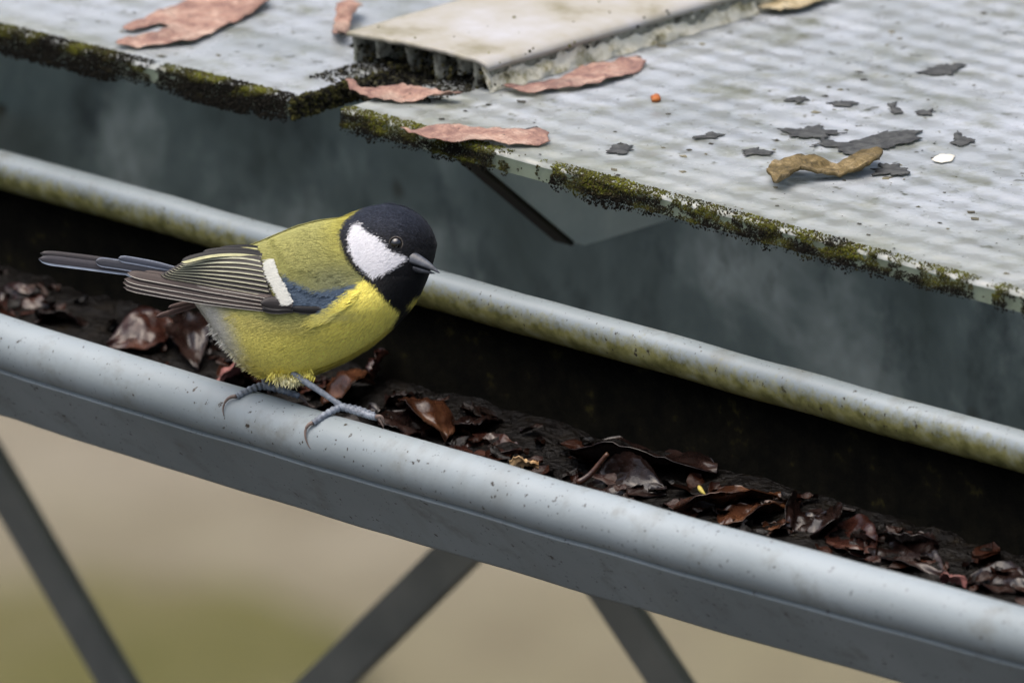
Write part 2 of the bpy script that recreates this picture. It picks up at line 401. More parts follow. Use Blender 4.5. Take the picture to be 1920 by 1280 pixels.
for s, hgt in ((.03, .0088), (.19, .0062), (.40, .0088), (.60, .0088), (.76, .0060), (.88, .0088), (.97, .0088)):
    x = capx0+capw*s; yy = fy0*(1-s)+fy1*s+.0012
    V = []; n = 10
    for i in range(n):
        t = i/(n-1); z = RZ+CH-.0014-hgt*t
        cx = x+.0005*math.sin(t*3+s*9)*t
        V += [(cx-.0007, yy+.004*t*(s*7 % 1), z), (cx+.0007, yy+.004*t*(s*7 % 1), z), (cx+.0007, 1.2, z), (cx-.0007, 1.2, z)]
    Fc = []
    for i in range(n-1):
        for q in range(4): Fc.append((i*4+q, i*4+(q+1) % 4, i*4+4+(q+1) % 4, i*4+4+q))
    mesh_obj('rib', V, Fc, M_FIN, cap)
# lichen covered side
n, m = 260, 14; V = []
for i in range(n):
    t = (i/(n-1))**1.6; y = capy0-.001+(1.2-capy0)*t
    for j in range(m):
        q = j/(m-1); z = RZ+.0002+(CH-.0018)*q
        out = .0045*(1-q)**.7+.0014*mnoise.noise((y*110, z*160, 2))+.0012*mnoise.noise((y*300, z*350, 6))
        V.append((capx1-.0035+out-.004*t, y+.0009*mnoise.noise((z*300, y*20, 1)), z))
c0 = len(V); V.append((capx1-.006, capy0+.002, RZ+.005))
Fc = [f[::-1] for f in grid_faces(n, m)]+[(j, j+1, c0) for j in range(m-1)]
mesh_obj('lichen_side', V, Fc, M_LICH, cap)
P, Rr, C = [], [], []
for i in range(420):
    s = rng.random(); x = capx0+capw*s; y = fy0*(1-s)+fy1*s+.001+.012*rng.random()
    P.append((x, y, RZ+CH-.002-.0085*rng.random()**.6)); Rr.append(.0003+.0007*rng.random()); m_ = rng.random()**2.5
    C.append(np.array(lin(16, 15, 11))*(1-m_)+np.array(lin(80, 76, 44))*m_)
for i in range(60):
    y = capy0+.22*rng.random(); P.append((capx1-.0005-.004*(y-capy0)+.001*rng.normal(), y, RZ+CH-.003+.0012*rng.normal())); Rr.append(.0003+.0006*rng.random()); m_ = rng.random()**2
    C.append(np.array(lin(22, 20, 14))*(1-m_)+np.array(lin(84, 82, 34))*m_)
for i in range(2600):                                     # shade below the open end, put in as black crumbs
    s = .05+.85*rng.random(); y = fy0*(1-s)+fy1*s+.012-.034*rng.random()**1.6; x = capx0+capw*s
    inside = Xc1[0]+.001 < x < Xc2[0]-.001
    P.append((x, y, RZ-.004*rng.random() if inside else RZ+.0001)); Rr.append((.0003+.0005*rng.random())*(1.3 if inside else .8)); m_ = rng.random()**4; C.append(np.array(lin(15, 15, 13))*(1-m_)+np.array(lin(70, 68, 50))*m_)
for i in range(30):
    s = .04+.9*rng.random(); y = fy0*(1-s)+fy1*s+.003+.2*rng.random(); P.append((capx0+capw*s, y, RZ+CH+.001*math.sin(math.pi*s)+.0001)); Rr.append(.0002+.0006*rng.random()**3); m_ = rng.random()
    C.append(np.array(lin(60, 56, 44))*(1-m_)+np.array(lin(120, 122, 60))*m_)
Vb, Fb, Cb = blobs(P, Rr, C); tag(mesh_obj('dirt', Vb, Fb, M_MOSS, cap, False, Cb), kind='stuff')  # dirt crumbs, joined with the black crumbs that stand in for shade

# ------------------------------------------------------------------ rafter bar under the sheet
q = hit(1080, 465, 1, .2); rx = q[0]; rz = q[2]; up = hit(900, 310, 0, rx); th = .007
slope = (up[2]-rz)/(up[1]-q[1]); ytop = q[1]+(RZ-PT-.001-rz)/slope
V = []
for x in (rx-th, rx):
    V += [(x, q[1]+.004, rz), (x, BY0+.001, rz), (x, BY0+.001, RZ-PT-.001), (x, ytop, RZ-PT-.001), (x, q[1]-.0015, rz+.0025)]
k = NT('pale_zinc_plate'); k.base(k.ramp(k.noise(40, 5, .65), [(.3, lin(200, 212, 218)), (.7, lin(228, 236, 240))])); k.rough(.5); M_PLATE = k.m
o = mesh_obj('rafter', V, [(0, 1, 2, 3, 4), (9, 8, 7, 6, 5), (0, 5, 6, 1), (1, 6, 7, 2), (2, 7, 8, 3), (3, 8, 9, 4), (4, 9, 5, 0)], M_PLATE, None, False)
tag(o, 'grey slant-cut rafter plate showing below the right sheet edge', 'rafter')
M_GASK = simple('dark_brown_gasket', [(.4, lin(24, 23, 17)), (.7, lin(50, 44, 28))], 60, .7)
dY, dZ = (ytop-q[1]), (RZ-PT-.0012-rz); L = math.hypot(dY, dZ); ny_, nz_ = -dZ/L, dY/L
off = .0016; V = []
for x in (rx-th-.0006, rx+.0006):
    for (y, z) in ((q[1]-.0015, rz+.0025), (ytop, RZ-PT-.0012)):
        V += [(x, y+.0002, z), (x, y-abs(ny_)*off, z-abs(nz_)*off*.9)]
mesh_obj('gasket', V, [(0, 1, 3, 2), (4, 6, 7, 5), (0, 4, 5, 1), (2, 3, 7, 6), (0, 2, 6, 4), (1, 5, 7, 3)], M_GASK, o, False, origin=None)

# ------------------------------------------------------------------ flat litter lying on the roof
def leaf_mat(name, a, b, c, rough=.6, scale=90):
    k = NT(name); col_ = k.ramp(k.noise(scale, 6, .68), [(.32, lin(*a)), (.5, lin(*b)), (.68, lin(*c))])
    col_ = k.mix(k.math('MULTIPLY', k.step(k.noise(38, 3), .52, .68), .5), col_, lin(*[int(x*.72) for x in a]))
    vn = k.n('ShaderNodeTexVoronoi', feature='DISTANCE_TO_EDGE'); vn.inputs['Scale'].default_value = 240; k.l(k.coord((1, 2.2, 1)), vn.inputs['Vector'])
    col_ = k.mix(k.math('MULTIPLY', k.step(vn.outputs['Distance'], .09, .0), .45), col_, lin(*a))
    col_ = k.mix(k.step(k.noise(330, 3, .6), .66, .72), col_, lin(58, 40, 32)); k.base(col_); k.rough(rough); k.b.inputs['Specular IOR Level'].default_value = .35
    k.bump(k.math('ADD', k.noise(420, 6, .7), k.math('MULTIPLY', vn.outputs['Distance'], .8)), .8, .0009); return k.m
M_PINK = leaf_mat('dry_pink_leaf', (104, 74, 68), (162, 128, 112), (200, 176, 158))
M_PURP = leaf_mat('dry_purple_pink_leaf', (92, 66, 66), (156, 122, 108), (198, 172, 154))
M_TAN = leaf_mat('dry_tan_leaf', (112, 92, 54), (170, 156, 122), (200, 190, 164))
M_OLIVE = leaf_mat('mouldy_olive_leaf', (50, 42, 16), (112, 96, 60), (160, 142, 106), .7, 140)
M_FLAKE = simple('dark_dirt_flake', [(.35, lin(36, 37, 38)), (.7, lin(80, 82, 80))], 260, .7, (500, .8, .0008))
M_WHITE = simple('pale_flake', [(.3, lin(214, 208, 190)), (.7, lin(232, 228, 214))], 200, .7)
M_ORANGE = simple('orange_seed', [(.3, lin(150, 78, 26)), (.7, lin(180, 108, 48))], 300, .5)

def poly_piece(name, pts, mat, label, cat, group=None, lift=.0006, th=.0003, curl=.0015, seed=0, sub=4, zs=RZ, edge_up=.0, rag=0., rag_cuts=1):
    """an outline in photo pixels laid on the roof as a thin uneven solid"""
    P = [hit(u, v, 2, zs+lift) for u, v in pts]
    ctr = np.mean(P, axis=0)
    bm = bmesh.new(); vs = [bm.verts.new(tuple(p-ctr)) for p in P]; bm.faces.new(vs)
    bmesh.ops.subdivide_edges(bm, edges=bm.edges[:], cuts=rag_cuts)
    if rag:
        for v in bm.verts:
            d_ = v.co.normalized(); v.co += d_*rag*(mnoise.noise((v.co.x*220, v.co.y*220, seed))+.7*mnoise.noise((v.co.x*700, v.co.y*700, seed+3)))
    bmesh.ops.triangulate(bm, faces=bm.faces[:])
    for _ in range(sub):
        long = [e for e in bm.edges if e.calc_length() > .0020]
        if not long: break
        bmesh.ops.subdivide_edges(bm, edges=long, cuts=1); bmesh.ops.triangulate(bm, faces=bm.faces[:])
    bm.normal_update()
    if sum(f.normal.z for f in bm.faces) < 0: bmesh.ops.reverse_faces(bm, faces=bm.faces[:])
    bnd = [v for v in bm.verts if v.is_boundary]; bset = set(bnd)
    for v in bm.verts:
        if v in bset:
            v.co.x += .0007*mnoise.noise((v.co.x*600, v.co.y*600, seed)); v.co.y += .0012*mnoise.noise((v.co.x*800, v.co.y*800, seed+9))
        v.co.z += curl*(.5+mnoise.noise((v.co.x*70+seed, v.co.y*45, seed)))+curl*.42*mnoise.noise((v.co.x*240, v.co.y*170, seed))+curl*.2*mnoise.noise((v.co.x*600, v.co.y*420, seed+2)) + (edge_up if v in bset else 0)
    r = bmesh.ops.extrude_face_region(bm, geom=bm.faces[:])
    for g in r['geom']:
        if isinstance(g, bmesh.types.BMVert): g.co.z += th
    # the extruded copy is the upper side; turn the original over
    bmesh.ops.recalc_face_normals(bm, faces=bm.faces[:])
    zmin = min(v.co.z for v in bm.verts)
    for v in bm.verts: v.co.z -= zmin
    me = bpy.data.meshes.new(name); bm.to_mesh(me); bm.free()
    me.polygons.foreach_set('use_smooth', [True]*len(me.polygons)); me.materials.append(mat)
    o = bpy.data.objects.new(name, me); COL.objects.link(o); o.location = (ctr[0], ctr[1], zs+.0003)
    return tag(o, label, cat, group)

g7 = lambda L: [(x/2.743, y/2.743) for x, y in L]; g6 = lambda L: [(620+x/3, y/3) for x, y in L]; gR = lambda L: [(1000+x/2.087, y/2.087) for x, y in L]
poly_piece('fallen_leaf', g7([(1200, -60), (1000, 10), (840, 60), (720, 110), (640, 140), (632, 160), (690, 167), (760, 148), (820, 132), (872, 148), (780, 182), (690, 205), (605, 226), (600, 244), (700, 254), (860, 240), (1000, 226), (1100, 178), (1200, 128), (1300, 82), (1388, 34), (1372, -10), (1350, -60)]), M_PINK, 'large two-lobed dry pink leaf lying on the left roof sheet', 'leaf', seed=1, curl=.0022)
poly_piece('fallen_leaf', g6([(85, 462), (130, 470), (175, 500), (260, 508), (400, 508), (540, 522), (640, 540), (735, 552), (700, 566), (560, 572), (400, 568), (240, 560), (165, 540), (110, 505)]), M_PINK, 'narrow pink leaf bridging the gap between the two roof sheets', 'leaf', seed=2, lift=.0012, curl=.003)
poly_piece('fallen_leaf', g6([(965, 492), (1060, 498), (1160, 488), (1270, 462), (1380, 410), (1480, 372), (1580, 368), (1640, 345), (1740, 334), (1775, 362), (1740, 400), (1640, 446), (1500, 488), (1350, 510), (1220, 520), (1130, 538), (1040, 532)]), M_PURP, 'long pink leaf beside the lichen-crusted side of the capping strip', 'leaf', seed=3, curl=.002)
poly_piece('fallen_leaf', g6([(398, 738), (470, 742), (560, 722), (700, 720), (860, 742), (1010, 764), (1120, 758), (1215, 754), (1232, 800), (1180, 822), (1040, 826), (880, 820), (700, 808), (540, 782), (450, 758)]), M_PINK, 'slim pink leaf lying along the front edge of the right roof sheet', 'leaf', seed=4, curl=.0018)
poly_piece('fallen_leaf', [(622, 70), (632, 38), (642, 22), (660, 22), (678, 26), (680, 36), (664, 44), (654, 60), (650, 84), (634, 86)], M_PINK, 'small curled brown-pink leaf scrap left of the capping strip', 'leaf', seed=5, curl=.005)
poly_piece('fallen_leaf', gR([(660, 40), (700, 10), (820, -30), (1000, -40), (1210, 4), (1150, 12), (1060, 50), (960, 62), (860, 48), (780, 62), (730, 82), (690, 66)]), M_TAN, 'pale tan dry leaf at the top beside the capping strip', 'leaf', seed=6, curl=.0016, lift=.0004)
poly_piece('fallen_leaf', gR([(915, 705), (945, 670), (1010, 655), (1090, 662), (1160, 665), (1240, 640), (1320, 615), (1368, 630), (1340, 670), (1270, 690), (1180, 698), (1090, 702), (1010, 718), (965, 748), (940, 728)]), M_OLIVE, 'curled mouldy olive-brown leaf alone on the right roof sheet', 'leaf', seed=7, curl=.0042, th=.0012, lift=.0010)
def flake(pts, label, seed): poly_piece('dirt_flake', gR(pts), M_FLAKE, label, 'dirt', 'dark dirt flakes on the roof', lift=.0002, th=.0002, curl=.0003, seed=seed, rag=.0036, rag_cuts=7)
flake([(975, 510), (1040, 500), (1130, 500), (1200, 525), (1130, 545), (1060, 540), (1000, 532)], 'broad dark flake, left one of the two above the curled olive leaf', 21)
flake([(1090, 580), (1130, 545), (1190, 560), (1300, 545), (1380, 520), (1520, 515), (1490, 560), (1400, 580), (1350, 605), (1260, 610), (1200, 590), (1150, 570)], 'largest ragged dark flake above the tip of the curled olive leaf', 22)
flake([(1510, 285), (1570, 265), (1620, 250), (1665, 265), (1640, 295), (1580, 295)], 'lone dark flake nearest the upper right corner', 23)
flake([(800, 598), (860, 580), (930, 600), (880, 612), (830, 612)], 'dark flake just left above the curled olive leaf', 24)
flake([(1385, 410), (1420, 405), (1445, 440), (1410, 445), (1385, 435)], 'small upright dark flake between the corner flake and the largest flake', 25)
flake([(1505, 440), (1560, 428), (1580, 440), (1540, 452)], 'small dark flake right of the small upright flake', 26)
flake([(640, 545), (700, 525), (755, 530), (710, 548)], 'thin grey flake between the orange seed and the curled olive leaf', 27)
flake([(290, 600), (320, 570), (390, 575), (375, 595), (330, 605)], 'grey flake right of the slim pink leaf end', 28)
flake([(1370, 640), (1410, 640), (1480, 680), (1410, 690), (1330, 690)], 'dark crust patch touching the tip of the curled olive leaf', 29)
flake([(1140, 405), (1215, 395), (1240, 408), (1210, 416)], 'thin dark flake above the broad flake', 30)
flake([(1010, 398), (1050, 385), (1085, 395), (1040, 402)], 'thin dark flake left of the other thin flake, above the broad flake', 31)
flake([(1620, 560), (1660, 518), (1720, 560), (1680, 575)], 'mossy dark flake near the right edge of the photo', 32)
poly_piece('pale_flake', gR([(1560, 628), (1590, 612), (1648, 610), (1640, 632), (1590, 642)]), M_WHITE, 'single cream-white flake near the right edge of the roof sheet', 'flake', lift=.0003, curl=.0006, seed=41)
poly_piece('seed', gR([(462, 390), (475, 382), (495, 385), (498, 396), (480, 402), (466, 400)]), M_ORANGE, 'tiny bright orange seed on the right roof sheet', 'seed', lift=.0003, th=.0012, curl=.0004, seed=42)
poly_piece('fallen_leaf', g6([(1080, 735), (1110, 722), (1150, 728), (1185, 745), (1150, 756), (1100, 754)]), M_FLAKE, 'tiny dark crumpled scrap behind the slim pink leaf', 'leaf', seed=43, curl=.004)
# countless small specks and crumbs
for e, x0, x1, nn in ((Rp, -.06, .36, 900), (Lp, -.30, -.095, 260)):
    P, Rr, C = [], [], []
    for i in range(nn):
        x = x0+(x1-x0)*rng.random(); y = .093+.32*rng.random(); P.append((x, y, RZ+.0002)); Rr.append(.00022+.0010*rng.random()**5)
        m_ = rng.random()**1.5; C.append(np.array(lin(50, 50, 47))*(1-m_)+np.array(lin(118, 114, 94))*m_)
    Vb, Fb, Cb = blobs(P, Rr, C, (1.7, 1.5, .22)); tag(mesh_obj('crumbs', Vb, Fb, M_MOSS, e, False, Cb), kind='stuff')

# ------------------------------------------------------------------ wet leaves in the gutter
def wet(name, a, b, c, rough=.22):
    k = NT(name); n1 = k.noise(70, 5, .6)
    k.base(k.ramp(n1, [(.32, lin(*a)), (.5, lin(*b)), (.7, lin(*c))])); k.rough(k.ramp(k.noise(130, 4), [(.35, (rough*.6,)*3), (.7, (rough*2,)*3)]))
    k.b.inputs['Specular IOR Level'].default_value = .3; k.b.inputs['Coat Weight'].default_value = .3; k.b.inputs['Coat Roughness'].default_value = .07
    k.bump(k.noise(300, 5, .6), .5, .0008); return k.m
W_DARK = wet('wet_dark_leaf', (14, 9, 8), (30, 19, 16), (50, 34, 29)); W_BROWN = wet('wet_brown_leaf', (32, 18, 12), (62, 37, 24), (100, 66, 42), .22)
W_RED = wet('wet_red_leaf', (28, 14, 11), (52, 29, 23), (86, 56, 44), .24); W_PINK = wet('damp_pink_leaf', (110, 66, 62), (146, 98, 92), (168, 122, 114), .5)
W_TAN = wet('damp_tan_leaf', (150, 110, 70), (196, 164, 120), (214, 190, 150), .5)
def leaf(a, b, width, mat, label, h0=.002, h1=.002, roll=0., bend=.08, curl=.35, yb=None, vein=True, name='wet_leaf', tipw=.75, group='wet leaves in the gutter'):
    """a: stalk end, b: tip, in photo pixels; each end sits h above the muck"""
    def on_muck(px, h):
        z = -.024
        for _ in range(6):
            p = hit(*px, 2, z+h); y = min(max(p[1], .011), W-.003); z = muck_z(p[0], y)
        p = hit(*px, 2, z+h)
        if p[1] > W-.003: p = hit(*px, 1, W-.003)
        return p
    A, B = on_muck(a, h0*.5-.0010), on_muck(b, h1*.5-.0010)
    ax = B-A; L = np.linalg.norm(ax); ax /= L
    side = np.cross(np.array([0, 0, 1.]), ax); side /= np.linalg.norm(side); upv = np.cross(ax, side)
    cr, sr = math.cos(roll), math.sin(roll); side, upv = side*cr+upv*sr, upv*cr-side*sr
    n, m = 22, 13; sd_ = abs(hash(label)) % 97 if False else sum(map(ord, label)) % 97
    V = []
    for i in range(n):
        t = i/(n-1); hw = width/2*(math.sin(math.pi*min(1, t**tipw))**.75*.98+.02)
        c = A+ax*L*t+upv*bend*L*math.sin(math.pi*t)
        for j in range(m):
            s = -1+2*j/(m-1)
            vz = .0005*(abs(math.sin((t*7-abs(s)*2.2)*math.pi))-.5)*(1-abs(s)) if vein else 0
            lift = .55*curl*hw*(s*s-.35)-.0008*math.exp(-(s*7)**2)+vz+.0026*mnoise.noise((t*3.2+sd_, s*1.6, 0))+.0013*mnoise.noise((t*8+sd_, s*4, 4))+.0005*mnoise.noise((t*22+sd_, s*11, 7))
            rag = 1+.14*mnoise.noise((t*9, sd_, s > 0))+.10*mnoise.noise((t*27, sd_, s > 0))
            V.append(c+side*s*hw*rag*(1-.12*abs(curl)*s*s)+upv*lift)
    V = np.array(V); k0 = len(V); V = np.vstack([V, V-upv*.00035])
    Fc = grid_faces(n, m)+[tuple(q+k0 for q in f[::-1]) for f in grid_faces(n, m)]
    rim = [i*m for i in range(n)]+[(n-1)*m+j for j in range(1, m)]+[i*m+m-1 for i in range(n-2, -1, -1)]+[j for j in range(m-2, 0, -1)]
    for q in range(len(rim)): a_, b_ = rim[q], rim[(q+1) % len(rim)]; Fc.append((b_, a_, a_+k0, b_+k0))
    zc = V.mean(0); o = mesh_obj(name, V, Fc, mat, None, True, None, origin=(zc[0], zc[1], V[:, 2].min()))
    return tag(o, label, 'leaf', group)
leaf((-30, 575), (95, 585), .020, W_RED, 'dark red wet leaf at the far left end of the gutter', roll=.4)
leaf((70, 590), (165, 610), .016, W_DARK, 'blackish wet leaf between the far left red leaf and the red-brown leaf', roll=-.3)
leaf((335, 612), (200, 650), .019, W_RED, 'red-brown leaf with an orange tip under the tail', roll=-.5, h0=.006, h1=.005, bend=.12)
leaf((345, 585), (372, 690), .016, W_DARK, 'grey-black upright wet leaf below the wing tip', roll=.2, h0=.008)
leaf((385, 640), (460, 670), .020, W_DARK, 'black shiny leaf just left of the pink leaf by the foot', roll=.4, h0=.004)
leaf((408, 722), (486, 668), .020, W_PINK, 'pink leaf standing behind the rear foot', roll=-.75, h0=.004, h1=.010, bend=.1)
leaf((606, 752), (700, 712), .026, W_BROWN, 'rounded orange-brown leaf behind the front leg', roll=-.5, h0=.006, h1=.008, bend=.22, curl=-.5)
leaf((690, 712), (722, 655), .015, W_RED, 'upright dark red leaf above the rounded orange-brown leaf', roll=-.3, h0=.006, h1=.008)
leaf((560, 735), (625, 720), .016, W_RED, 'dull red leaf between the two legs', roll=-.3, h0=.003)
leaf((800, 818), (690, 768), .018, W_DARK, 'flat slate-dark leaf with white sheen beside the front toes', roll=.1, curl=.15)
leaf((762, 764), (838, 822), .021, W_BROWN, 'crumpled brown leaf right of the slate-dark leaf', roll=-.4, h0=.007, h1=.004, bend=.2, curl=-.7)
leaf((720, 748), (790, 752), .014, W_DARK, 'small dark leaf behind the crumpled brown leaf', roll=-.2)
leaf((845, 800), (945, 790), .024, W_DARK, 'purple-black leaf with sheen right of the crumpled brown leaf', roll=-.2, bend=.1)
leaf((850, 835), (980, 850), .020, W_RED, 'flat maroon leaf close behind the lip left of the tan leaf tip', roll=.1, bend=.03)
leaf((955, 872), (1010, 868), .006, W_TAN, 'pale tan leaf tip peeking over the front lip', h0=.012, h1=.014, roll=-.5)
leaf((1068, 850), (1345, 878), .034, W_DARK, 'longest dark wet leaf with curled edge and pointed tip', roll=-.15, h0=.002, h1=.009, bend=.05, curl=.5)
leaf((1110, 905), (1250, 925), .020, W_DARK, 'dark leaf with curled shiny rim in front of the longest leaf', roll=.5, bend=.12, curl=.8)
leaf((1262, 955), (1465, 930), .018, W_BROWN, 'twisted orange-brown leaf right of the longest leaf', roll=-.3, bend=.08, h0=.004)
leaf((1350, 985), (1475, 945), .017, W_BROWN, 'brown leaf in front of the twisted orange-brown leaf', roll=-.2, h0=.004, bend=.08)
leaf((1430, 998), (1490, 975), .014, W_BROWN, 'small brown leaf beside the ring-like curled leaf', roll=-.3)
leaf((1485, 1000), (1500, 945), .014, W_DARK, 'dark leaf curled into a ring', roll=.6, bend=.2, curl=1.0)
leaf((1520, 1010), (1570, 950), .018, W_DARK, 'olive-dark wet leaf right of the ring-like curled leaf', roll=-.4, h1=.006)
leaf((1570, 990), (1640, 1050), .017, W_RED, 'maroon leaf with bright wet patch right of the olive-dark leaf', roll=.3, curl=.7)
leaf((1625, 1010), (1770, 1078), .018, W_DARK, 'long dark leaf with white sheen near the right end', roll=.2, bend=.05)
leaf((1660, 1010), (1760, 1020), .016, W_DARK, 'black leaf lying against the gutter back near the right end', roll=-.3, h1=.005)
leaf((1765, 1090), (1812, 1096), .008, W_PINK, 'small bright pink leaf scrap at the right end of the gutter', h0=.010, h1=.010, roll=-.4, bend=.2)
leaf((1820, 1080), (1930, 1110), .018, W_DARK, 'dark wet leaf at the far right end of the gutter', roll=.2)
# countless dark leaf fragments bedded in the muck
PV, PF, PC = [], [], []
for q in range(1300):
    x = XA+.03+(XB-XA-.06)*rng.random(); y = .008+(W-.014)*rng.random()**1.5; z = muck_z(x, y)+.0004+.0016*rng.random()
    L_ = .004+.011*rng.random()**1.5; w_ = L_*(.35+.3*rng.random()); an = rng.random()*6.28; tl_ = rng.normal()*.35; t2 = rng.normal()*.35
    ax = np.array([math.cos(an), math.sin(an), math.sin(t2)*.6]); sd_ = np.array([-math.sin(an), math.cos(an), math.sin(tl_)*.7]); cl = rng.random(3); col_ = np.array(lin(9, 7, 6))*(1-cl[0])+np.array(lin(52, 29, 20))*cl[0]**2
    o0 = len(PV); ni, nj = 7, 5
    for i in range(ni):
        t = i/(ni-1); hw = w_/2*(math.sin(math.pi*min(1, t**.8))**.7+.03)
        for j in range(nj):
            sx = -1+2*j/(nj-1); PV.append(np.array([x, y, z])+ax*L_*(t-.5)+sd_*sx*hw*(1+.3*mnoise.noise((t*6, q, sx > 0)))+np.array([0, 0, .0022*mnoise.noise((t*2.2+q*3.1, sx*1.4, 1))+.0006*sx*sx])); PC.append(col_)
    PF += [tuple(np.array(f)+o0) for f in grid_faces(ni, nj)]
k = NT('rotting_leaf_bits'); a_ = k.n('ShaderNodeVertexColor', layer_name='Col'); k.base(a_.outputs[0]); k.rough(.16); k.b.inputs['Specular IOR Level'].default_value = .28; k.bump(k.noise(400, 5, .7), .7, .001)
tag(mesh_obj('leaf_litter', np.array(PV), PF, k.m, None, True, np.array(PC)), 'dark rotting leaf bits strewn along the gutter floor', 'leaf litter', kind='stuff')
# stalk and bud
def tube(pts, rads, seg=8):
    pts = np.asarray(pts, float); n = len(pts); V = []
    for i in range(n):
        t = pts[min(i+1, n-1)]-pts[max(i-1, 0)]; t /= np.linalg.norm(t)
        a = np.cross(t, (0, 0, 1.) if abs(t[2]) < .9 else (1., 0, 0)); a /= np.linalg.norm(a); b = np.cross(t, a)
        for q in range(seg): an = 2*math.pi*q/seg; V.append(pts[i]+(a*math.cos(an)+b*math.sin(an))*rads[i])
    Fc = [(i*seg+q, i*seg+(q+1) % seg, (i+1)*seg+(q+1) % seg, (i+1)*seg+q) for i in range(n-1) for q in range(seg)]
    Fc += [tuple(range(seg))[::-1], tuple((n-1)*seg+q for q in range(seg))]
    return np.array(V), Fc
def bez(P, n):
    P = [np.asarray(p, float) for p in P]; out = []
    for t in np.linspace(0, 1, n):
        Q = P
        while len(Q) > 1: Q = [Q[i]*(1-t)+Q[i+1]*t for i in range(len(Q)-1)]
        out.append(Q[0])
    return np.array(out)
pts = bez([hit(1082, 905, 1, .03), hit(1110, 895, 1, .034), hit(1122, 868, 1, .036), hit(1140, 850, 1, .038)], 14)
V, Fc = tube(pts, np.linspace(.0012, .0007, 14)); tag(mesh_obj('leaf_stalk', V, Fc, W_BROWN, None, origin=pts[0]), 'curved brown leaf stalk crossing the longest dark leaf', 'stalk')
pts = bez([hit(1310, 910, 1, .045), hit(1312, 918, 1, .044), hit(1322, 926, 1, .043)], 8)
V, Fc = tube(pts, [.0002, .0005, .0007, .0008, .0007, .0006, .0004, .0002]); tag(mesh_obj('bud', V, Fc, simple('yellow_bud', [(.3, lin(150, 132, 40)), (.7, lin(214, 200, 110))], 300, .5), None, origin=pts[-1]), 'tiny yellow bud at the tip of the longest dark leaf', 'bud')

# ------------------------------------------------------------------ the bird
# modelled in millimetre-like photo-pixel units: u right, v down, n towards the viewer; B() turns that into world space
def B(u, v, n):
    u, v, n = np.asarray(u, float), np.asarray(v, float), np.asarray(n, float)
    return S*((u-560)[..., None]*Rv+(748-v)[..., None]*Uv-n[..., None]*Fv)
bird = empty('bird', tuple(B(565., 752., 0.)), 'small yellow-breasted bird with black head and white cheek perched on the gutter lip', 'bird')
TOPU = [326, 345, 400, 440, 480, 520, 560, 600, 640, 655, 680, 700, 730, 760, 785, 800, 810, 817, 820]
TOPV = [512, 503, 486, 470, 456, 439, 423, 413, 408, 402, 390, 385, 382, 388, 402, 415, 430, 447, 458]
BOTU = [326, 345, 365, 385, 405, 435, 470, 500, 540, 580, 620, 660, 700, 730, 750, 768, 782, 791, 799, 807, 815, 820]
BOTV = [518, 538, 562, 590, 618, 655, 690, 705, 711, 700, 685, 667, 643, 619, 601, 582, 564, 548, 530, 510, 484, 460]
DU = [326, 345, 380, 430, 500, 560, 640, 700, 740, 770, 800, 820]; DV = [4, 22, 54, 84, 110, 121, 122, 106, 90, 72, 40, 2]
uu = np.linspace(326, 820, 989)
def smooth(a, k=15):
    w_ = np.hanning(k); w_ /= w_.sum(); return np.convolve(np.pad(a, k//2, mode='edge'), w_, 'valid')
vT = smooth(np.interp(uu, TOPU, TOPV), 61); vB = smooth(np.interp(uu, BOTU, BOTV), 61); dB = smooth(np.interp(uu, DU, DV), 181); dB[:60] = np.minimum(dB[:60], np.linspace(3, 34, 60)); dB[-40:] = np.linspace(dB[-40], 2, 40)
vT[-40:] = np.interp(uu[-40:], TOPU, TOPV); vB[-40:] = np.interp(uu[-40:], BOTU, BOTV); vT[-60:] = smooth(vT, 9)[-60:]; vB[-60:] = smooth(vB, 9)[-60:]
def sst(x, a, b): t = np.clip((x-a)/(b-a), 0, 1); return t*t*(3-2*t)
def depth_at(u, v):
    """half depth of the bird at (u, v); 0 outside the outline"""
    t = np.interp(u, uu, vT); b = np.interp(u, uu, vB); d = np.interp(u, uu, dB)
    dh = np.sqrt(np.clip(87.**2-(u-733)**2, 1, None)); up_ = np.log(np.exp(dh/9)+np.exp(d*.80/9))*9
    D = up_+(d-up_)*sst(v, 515, 585); D = d+(D-d)*sst(u, 520, 690)
    h = np.maximum((b-t)/2, .5); q = np.clip(1-((v-(t+b)/2)/h)**2, 0, 1); return D*np.sqrt(q)
cr1 = lambda L: np.array([(40+x/2.2857, 360+y/2.2857) for x, y in L]); cr2 = lambda L: np.array([(600+x/5.333, 360+y/5.333) for x, y in L])
CHEEK = cr2([(430, 310), (340, 325), (300, 400), (288, 470), (302, 560), (340, 680), (430, 780), (540, 862), (640, 832), (760, 760), (850, 700), (892, 668), (850, 640), (780, 612), (700, 570), (655, 510), (600, 455), (540, 428), (470, 385), (430, 350)])
HEAD = cr2([(330, 235), (260, 290), (205, 390), (200, 460), (222, 560), (270, 660), (360, 790), (450, 880), (560, 962), (640, 1050), (720, 1140), (800, 1200), (850, 1190), (900, 1120), (960, 1060), (1080, 1000), (1400, 800), (1400, 0), (600, 0)])
COVERT = cr1([(1140, 350), (1290, 420), (1445, 395), (1420, 440), (1340, 505), (1250, 520), (1150, 495), (1130, 420)])
YEL = np.array([(640, 330), (700, 525), (676, 540), (660, 552), (636, 572), (600, 596), (540, 604), (480, 592), (420, 575), (330, 560), (330, 800), (900, 800), (900, 480), (705, 530)])
YEL = np.array([(684, 522), (668, 540), (652, 556), (630, 576), (598, 596), (540, 606), (480, 594), (420, 576), (320, 556), (320, 800), (900, 800), (900, 400), (720, 400)])
